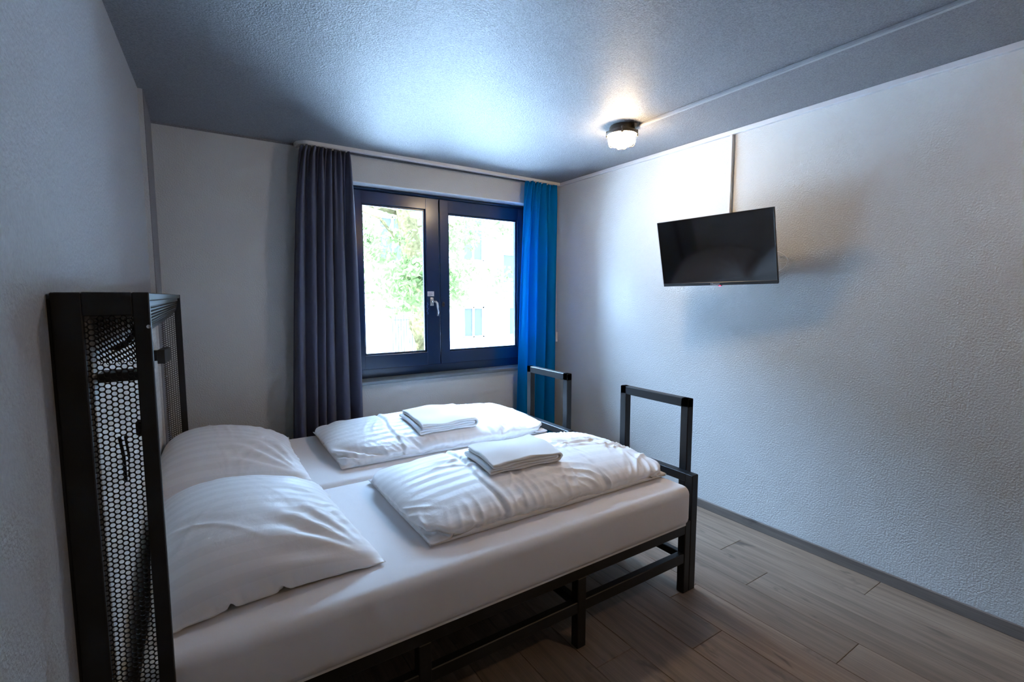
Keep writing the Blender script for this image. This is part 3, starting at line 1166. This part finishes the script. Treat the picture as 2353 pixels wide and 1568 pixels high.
# second mesh, a socket box and cables behind the near wing
pm = new_obj('inner_mesh', perf_in, None, hb)
pm.location = (0, ly0 + 0.065, 0.003)
so = pm.modifiers.new('thick', 'SOLIDIFY')
so.thickness = 0.0012
hpart('inner_shelf', lb(px0 + 0.012, px1 + 0.01, ly0 + 0.024, ly0 + 0.09, 1.196, 1.215), M['black_metal'])
hpart('cable_clip', lb(px1 - 0.012, px1 + 0.008, ly0 + 0.028, ly0 + 0.045, 1.075, 1.105), M['black_metal'])
cb = MB().tube([(px0 + 0.038, ly0 + 0.04, 1.075), (px0 + 0.043, ly0 + 0.042, 1.03), (px0 + 0.044, ly0 + 0.04, 0.975)], 0.0032, 8)
cb.tube([(px0 + 0.048, ly0 + 0.04, 1.075), (px0 + 0.052, ly0 + 0.042, 1.03), (px0 + 0.050, ly0 + 0.04, 0.985)], 0.0024, 8)
hpart('cable', cb, M['black_metal'], smooth=True)
# pale wood back panel, backing box, top board
hpart('back_panel', lb(-0.030, -0.017, ly0 + 0.022, ly1 - 0.022, 0.10, ZT - 0.03), M['panel_wood'])
hpart('top_board', lb(BX0, BX1 - 0.003, ly0 + 0.022, ly1 - 0.022, ZT - 0.018, ZT - 0.0005), M['black_metal'])
hpart('wall_channel', lb(BX0 - 0.014, BX0 + 0.001, ly0 + 0.004, ly1 - 0.004, 0.05, ZT - 0.014), M['black_metal'])
# ribbed valance: fascia, then a curve of ribs drawing back towards the panel
hpart('fascia', lb(BX1 - 0.022, BX1 - 0.012, ly0 + 0.022, ly1 - 0.022, ZT - 0.034, ZT - 0.018), M['black_metal'])
val = hpart('valance', lb(BX1 - 0.030, BX1 - 0.024, ly0 + 0.022, ly1 - 0.022, ZT - 0.036, ZT - 0.018), M['black_metal'])
NR = 13
for k in range(NR):
    t = (k + 0.5) / NR
    a = t * PI / 2 * 0.92
    x = (BX1 - 0.075) + 0.058 * math.cos(a) ** 0.9
    z = ZT - 0.036 - 0.088 * (0.25 * t + 0.75 * math.sin(a))
    mtx = Matrix.Translation((x, 0, z)) @ Matrix.Rotation(a * 0.7, 4, 'Y')
    rb = MB().box(-0.006, 0.0022, ly0 + 0.022, ly1 - 0.022, -0.0026, 0.0026, 0.0009, 1, mtx)
    hpart('valance_rib', rb, M['black_metal'], val)
vb = MB()
prof = []
for k in range(NR + 1):
    t = k / NR
    a = t * PI / 2 * 0.92
    prof.append(((BX1 - 0.079) + 0.058 * math.cos(a) ** 0.9, ZT - 0.034 - 0.088 * (0.25 * t + 0.75 * math.sin(a))))
poly = prof + [(q[0] - 0.004, q[1] + 0.002) for q in prof[::-1]]
mbv = MB()
v0 = [mbv.bm.verts.new((q[0], ly0 + 0.022, q[1])) for q in poly]
v1 = [mbv.bm.verts.new((q[0], ly1 - 0.022, q[1])) for q in poly]
for k in range(len(poly)):
    k2 = (k + 1) % len(poly)
    mbv.bm.faces.new((v0[k], v0[k2], v1[k2], v1[k]))
hpart('valance_skin', mbv, M['black_metal'], val)
# bolt
bo = MB().lathe([(0, 0), (0.004, 0), (0.004, 0.002), (0, 0.003)], (0, 0, 0), 12)
for v in bo.bm.verts:
    v.co = Vector((BX1 - 0.004 + v.co.x, ly0 - v.co.z, 1.312 + v.co.y))
hpart('bolt', bo, M['chrome'])

# reading lamp clipped to the back panel
rl = thing('reading_lamp', 'small black box-shaped reading lamp on the pale headboard panel', 'reading lamp', (-2.881, -0.88, 1.06))
rot = Matrix.Translation((-2.833, -0.88, 1.122)) @ Matrix.Rotation(math.radians(-6), 4, 'Z')
mb = MB().box(-0.014, 0.014, -0.07, 0.07, -0.029, 0.029, 0.002, 1, rot)
mb.build('lamp_head', M['black_metal'], rl, off=rl.location)
MB().box(-2.872, -2.846, -0.892, -0.868, 1.10, 1.145, 0.002, 1).build('lamp_arm', M['black_metal'], rl, off=rl.location)
MB().box(-2.8805, -2.868, -0.895, -0.865, 1.065, 1.180, 0.002, 1).build('lamp_rail', M['black_metal'], rl, off=rl.location)

# ------------------------------------------------------------------ television
TVW, TVH = 0.682, 0.400
tv = thing('television', 'black flat television tilted out from the wall on a bracket', 'television', (-0.213, -1.732, 1.634))
yaw_, tilt_, roll_ = 0.12206, 0.23522, 0.0085
u_ = Vector((math.sin(yaw_), -math.cos(yaw_), 0))
n_ = Vector((-math.cos(yaw_), -math.sin(yaw_), 0))
up_ = (Vector((0, 0, 1)) * math.cos(tilt_) + n_ * math.sin(tilt_)).normalized()
uu_ = u_ * math.cos(roll_) + up_ * math.sin(roll_)
vv_ = -u_ * math.sin(roll_) + up_ * math.cos(roll_)
nn_ = uu_.cross(vv_)                       # out of the screen
if nn_.x > 0:
    nn_ = -nn_
R = Matrix((uu_, vv_, nn_)).transposed().to_4x4()
tvl = Matrix.Identity(4) @ R               # local: x right on screen, y up, z out
BZ = 0.019


def tvp(name, mb, m, parent=tv, smooth=False):
    for v in mb.bm.verts:
        v.co = tvl @ v.co
    return mb.build(name, m, parent, smooth)


tvp('screen', MB().box(-TVW / 2 + 0.003, TVW / 2 - 0.003, -TVH / 2 + BZ, TVH / 2 - 0.003, -0.006, -0.0012), M['screen'])
bz = tvp('bezel', MB().box(-TVW / 2, TVW / 2, -TVH / 2, -TVH / 2 + BZ, -0.010, 0.0, 0.0015, 1), M['tv_plastic'])
for a in ((-TVW / 2, TVW / 2, TVH / 2 - 0.0035, TVH / 2), (-TVW / 2, -TVW / 2 + 0.0035, -TVH / 2, TVH / 2), (TVW / 2 - 0.0035, TVW / 2, -TVH / 2, TVH / 2)):
    tvp('bezel_edge', MB().box(*a, -0.010, 0.0, 0.0008, 1), M['tv_plastic'], bz)
tvp('back_shell', MB().box(-TVW / 2 + .001, TVW / 2 - .001, -TVH / 2 + .001, TVH / 2 - .001, -0.020, -0.0062, 0.003), M['tv_plastic'])
tvp('electronics_housing', MB().box(-TVW / 2 + .10, TVW / 2 - .10, -TVH / 2 + .015, 0.06, -0.060, -0.019, 0.012), M['tv_plastic'])
tvp('sensor_tab', MB().box(0.012, 0.034, -TVH / 2 - 0.005, -TVH / 2 + 0.001, -0.012, -0.002, 0.001, 1), M['tv_plastic'])
tvp('standby_light', MB().box(0.017, 0.029, -TVH / 2 - 0.006, -TVH / 2 - 0.001, -0.009, -0.0015, 0.001, 1), M['red_light'])
fc = bpy.data.curves.new('maker_name', 'FONT')
fc.body = 'Hisense'
fc.size = 0.0155
fc.align_x = 'CENTER'
fc.extrude = 0.0003
fo = bpy.data.objects.new('maker_name_curve', fc)
COL.objects.link(fo)
bpy.context.view_layer.update()
me = bpy.data.meshes.new_from_object(fo.evaluated_get(bpy.context.evaluated_depsgraph_get()))
bpy.data.objects.remove(fo)
for v in me.vertices:
    v.co = tvl @ Vector((v.co.x * 1.12 - 0.003, v.co.y - TVH / 2 + 0.0035, 0.0006 + v.co.z))
me.materials.clear()
new_obj('maker_lettering', me, M['lettering'], bz)
# wall bracket, part of the set
bk = MB().box(-0.012, 0.0, -1.80, -1.68, 1.52, 1.74, 0.002, 1).build('wall_bracket', M['black_metal'], tv, off=tv.location)
MB().box(-0.165, -0.010, -1.755, -1.715, 1.615, 1.655, 0.003, 1).build('bracket_arm', M['black_metal'], bk, off=tv.location)
cpts = []
for k in range(25):
    a = PI * (0.62 - 1.3 * k / 24)
    cpts.append((-0.008 - 0.035 * (1 - k / 24) ** 2, -1.93 - 0.125 * math.cos(a), 1.565 + 0.065 * math.sin(a)))
mb = MB().tube(cpts, 0.003, 8)
cbl = tag(mb.build('television_cable', M['white_plastic'], None, True), 'thin pale cable looping out from behind the television', 'cable')

# wall and ceiling cable ducts
dt = thing('wall_duct', 'white cable duct dropping from the ceiling to the television', 'cable duct', (0, -1.692, 1.75))
MB().box(-0.016, 0.0, -1.702, -1.682, 1.745, H - 0.026, 0.002, 1).build('duct_body', M['white_plastic'], dt, off=dt.location)
MB().box(-0.018, -0.016, -1.700, -1.684, 1.745, H - 0.026, 0.0005, 1).build('duct_lid', M['grey_trim'], dt, off=dt.location)
dc = thing('ceiling_duct', 'long pale cable duct along the ceiling to the bulkhead lamp', 'cable duct', (-0.545, -3.0, H))
MB().box(-0.560, -0.540, YF, -1.47, H - 0.014, H, 0.002, 1).build('duct_body', M['duct_grey'], dc, off=dc.location)
MB().box(-0.5585, -0.5415, YF, -1.47, H - 0.017, H - 0.014, 0.0008, 1).build('duct_lid', M['duct_grey'], dc, off=dc.location)


# ------------------------------------------------------------------ bulkhead lamps
def bulkhead(x, y, label, group, glass='lamp_glass'):
    t = thing('bulkhead_lamp', label, 'ceiling lamp', (x, y, H), group=group)
    MB().lathe([(0, 0), (0.068, 0), (0.073, -0.010), (0.073, -0.028), (0.086, -0.034), (0.090, -0.044), (0.087, -0.052), (0.078, -0.053), (0.0, -0.050)], (0, 0, 0), 40).build('housing', M['bronze'], t, 'angle')
    MB().lathe([(0.0770, -0.0535), (0.0775, -0.075), (0.0750, -0.092), (0.062, -0.104), (0.036, -0.110), (0, -0.112)], (0, 0, 0), 40).build('glass_globe', M[glass], t, True)
    # wire guard: ring bars down the sides, crossing under the globe
    for off in (-0.030, 0.030):
        w = math.sqrt(0.0815 ** 2 - off ** 2)
        for ax in (0, 1):
            pts = [(-w, -0.050), (-w, -0.086), (-w * 0.93, -0.101), (-w * 0.74, -0.1125), (0, -0.1165), (w * 0.74, -0.1125), (w * 0.93, -0.101), (w, -0.086), (w, -0.050)]
            P3 = [((p, off, z) if ax == 0 else (off, p, z)) for p, z in pts]
            MB().tube(P3, 0.0016, 6).build('guard_wire', M['bronze'], t, True)
    for k in range(4):
        a = PI / 4 + k * PI / 2
        MB().box(0.083 * math.cos(a) - .006, 0.083 * math.cos(a) + .006, 0.083 * math.sin(a) - .006, 0.083 * math.sin(a) + .006, -0.060, -0.024, 0.002, 1).build('clamp', M['bronze'], t)
    MB().box(-0.0, 0.022, -0.094, -0.066, -0.026, -0.002, 0.002, 1).build('cable_entry', M['bronze'], t)
    return t


bulkhead(-0.605, -1.385, 'round caged bulkhead lamp glowing on the ceiling above the bed foot', 'bulkhead lamps')
bulkhead(-0.605, -3.7, 'round caged bulkhead lamp at the door end of the ceiling duct', 'bulkhead lamps', 'lamp_glass_warm')

# ------------------------------------------------------------------ outside the window
GZ = -0.75
g = MB().box(-30, 34, 0.26, 40, GZ - 0.2, GZ)
struct('ground', g, M['street'])


def tree(loc, label, seed, h_trunk, lean, crown, n_leaves, leaf, group):
    rs = np.random.RandomState(seed)
    t = thing('street_tree', label, 'tree', loc, group=group)
    pts = [(lean * k / 8 + 0.10 * math.sin(k * 0.8), 0.04 * math.sin(k), h_trunk * k / 8) for k in range(9)]
    MB().tube(pts, [0.23 - 0.012 * k for k in range(9)], 18).build('trunk', M['bark'], t, True)
    br = []
    for k in range(16):
        z = h_trunk * (0.45 + 0.5 * rs.rand())
        a = rs.uniform(0, 2 * PI)
        l = rs.uniform(1.2, 2.6)
        f = z / h_trunk * 8
        b0 = Vector((np.interp(f, range(9), [p[0] for p in pts]), 0, z))
        e = b0 + Vector((math.cos(a) * l, math.sin(a) * l * 0.8, rs.uniform(-0.2, 1.0)))
        m_ = (b0 + e) / 2 + Vector((0, 0, 0.25))
        MB().tube([b0, m_, e], [0.045, 0.028, 0.010], 6).build('branch', M['bark'], t, True)
        br += [m_, e]
    # leaves in sprays along twigs
    V, F = [], []
    cl = crown(rs)
    for c in range(len(cl)):
        cx, cy, cz, rr = cl[c]
        for _ in range(n_leaves // len(cl)):
            p = rs.normal(0, 1, 3)
            p = p / np.linalg.norm(p) * rr * rs.rand() ** 0.45
            p = p * np.array([1, 1, 0.6]) + np.array([cx, cy, cz])
            d = rs.normal(0, 1, 3)
            d[2] -= 0.6
            d /= np.linalg.norm(d)
            s = np.cross(d, rs.normal(0, 1, 3))
            s /= np.linalg.norm(s)
            nn = np.cross(d, s)
            L = leaf * rs.uniform(0.7, 1.3)
            b = len(V)
            V += [p, p + d * L * 0.45 + s * L * 0.24 + nn * L * .05, p + d * L, p + d * L * 0.45 - s * L * 0.24 + nn * L * .05]
            F += [(b, b + 1, b + 2), (b, b + 2, b + 3)]
    o = new_obj('foliage', np_mesh('foliage', V, F, smooth=False), M['leaf'], t)
    o['kind'] = 'stuff'
    return t


def crown_a(rs):
    out = []
    for _ in range(70):
        out.append((rs.uniform(-2.4, 2.0), rs.uniform(-1.4, 1.2), rs.uniform(2.0, 5.6), rs.uniform(0.25, 0.55)))
    for _ in range(22):
        out.append((rs.uniform(-1.6, 0.2), rs.uniform(-1.6, -0.6), rs.uniform(1.9, 3.2), rs.uniform(0.2, 0.4)))
    return out


def crown_b(rs):
    out = []
    for _ in range(40):
        a = rs.uniform(0, 1)
        out.append((rs.uniform(-4.2, -0.6) - 0.3 * a, rs.uniform(-1, 1), 1.9 + 4.2 * a, rs.uniform(0.2, 0.45)))
    return out


tree((0.80, 5.0, GZ), 'leafy tree with a thick trunk seen through the handle side of the window', 4, 6.2, -0.35, crown_a, 5200, 0.13, 'trees in the street')
tree((5.7, 7.6, GZ), 'light feathery tree seen through the pane beside the blue curtain', 8, 6.0, 0.3, crown_b, 1500, 0.13, 'trees in the street')

# houses across the street
hs = thing('terrace_house', 'pale rendered house across the street with sash windows', 'house', (5.5, 14.0, GZ))
hl = hs.location
wm = MB()
openings = [(1.2, 2.42, 0.75, 2.35), (1.5, 2.47, -0.75, -0.46), (6.42, 7.42, -0.33, 0.95), (8.62, 9.8, -0.33, 0.95), (6.42, 7.42, 2.8, 4.6), (8.3, 9.8, 1.9, 3.2), (3.0, 4.1, 2.6, 4.3)]
xs = sorted({-22.0, 30.0, *[v for o_ in openings for v in o_[:2]]})
zs = sorted({GZ, 8.2, *[v for o_ in openings for v in o_[2:]]})
for xa, xb in zip(xs, xs[1:]):
    for za, zb in zip(zs, zs[1:]):
        cxm, czm = (xa + xb) / 2, (za + zb) / 2
        if not any(o_[0] < cxm < o_[1] and o_[2] < czm < o_[3] for o_ in openings):
            wm.box(xa, xb, 14.0, 14.3, za, zb)
wm.build('wall', M['facade'], hs, off=hl)
for o_ in openings:
    w = MB()
    w.box(o_[0], o_[1], 14.06, 14.14, o_[2], o_[2] + 0.07)
    w.box(o_[0], o_[1], 14.06, 14.14, o_[3] - 0.07, o_[3])
    w.box(o_[0], o_[0] + 0.07, 14.06, 14.14, o_[2], o_[3])
    w.box(o_[1] - 0.07, o_[1], 14.06, 14.14, o_[2], o_[3])
    w.box((o_[0] + o_[1]) / 2 - .03, (o_[0] + o_[1]) / 2 + .03, 14.06, 14.14, o_[2], o_[3])
    wo = w.build('window', M['facade_frame'], hs, off=hl)
    MB().box(o_[0], o_[1], 14.12, 14.15, o_[2], o_[3]).build('pane', M['facade_glass'], wo, off=hl)
    MB().box(o_[0] - .08, o_[1] + .08, 13.92, 14.02, o_[2] - 0.09, o_[2]).build('ledge', M['facade_frame'], hs, off=hl)
MB().box(5.9, 30.0, 13.95, 14.0, -0.55, -0.45).build('string_course', M['facade_frame'], hs, off=hl)

# wrought iron gate and posts
gt = thing('iron_gate', 'ornate wrought iron gate beside the tree trunk across the street', 'gate', (3.45, 12.6, GZ))
g0, g1 = 2.95, 3.85
for z in (GZ + 0.15, 0.55, 0.95):
    MB().box(g0, g1, 12.58, 12.62, z, z + 0.035).build('gate_rail', M['iron'], gt, off=gt.location)
for k in range(10):
    x = g0 + (g1 - g0) * k / 9
    MB().box(x - .012, x + .012, 12.59, 12.61, GZ, 1.02).build('gate_bar', M['iron'], gt, off=gt.location)
for x in (3.2, 3.6):
    pts = [(x + 0.13 * (1 - k / 22) * math.cos(k * 0.55), 12.6, 0.30 + 0.13 * (1 - k / 22) * math.sin(k * 0.55)) for k in range(20)]
    MB().tube(pts, 0.010, 6).build('scroll', M['iron'], gt, True, off=gt.location)
for k, x in enumerate((3.32, 3.66)):
    bo_ = thing('street_bollard', ('red banded bollard farther from the tree trunk', 'red banded bollard closer to the tree trunk')[k], 'bollard', (x, 12.2, GZ), group='bollards in the street')
    MB().lathe([(0.0, 0.55), (0.06, 0.52), (0.08, 0.45), (0.08, 0.30), (0.08, 0.0), (0, 0)], (0, 0, 0), 14).build('post', M['facade_frame'], bo_, True)
    MB().lathe([(0.082, 0.20), (0.084, 0.20), (0.084, 0.36), (0.082, 0.36)], (0, 0, 0), 14).build('band', M['red_paint'], bo_, True)
rsn = thing('road_sign', 'tiny round red-rimmed road sign on a post across the street', 'road sign', (5.60, 13.3, GZ))
MB().tube([(5.60, 13.3, GZ), (5.60, 13.3, 1.55)], 0.025, 8).build('post', M['facade_frame'], rsn, True, off=rsn.location)
ds = MB().lathe([(0, 0.012), (0.085, 0.012), (0.085, 0), (0, 0)], (0, 0, 0), 20)
for v in ds.bm.verts:
    v.co = Vector((5.60 + v.co.x, 13.27 - v.co.z, 1.45 + v.co.y))
pl = ds.build('plate', M['facade_frame'], rsn, off=rsn.location)
ds = MB().lathe([(0.085, 0.0), (0.13, 0.0), (0.13, 0.012), (0.085, 0.014)], (0, 0, 0), 20)
for v in ds.bm.verts:
    v.co = Vector((5.60 + v.co.x, 13.27 - v.co.z, 1.45 + v.co.y))
ds.build('rim', M['red_paint'], pl, off=rsn.location)
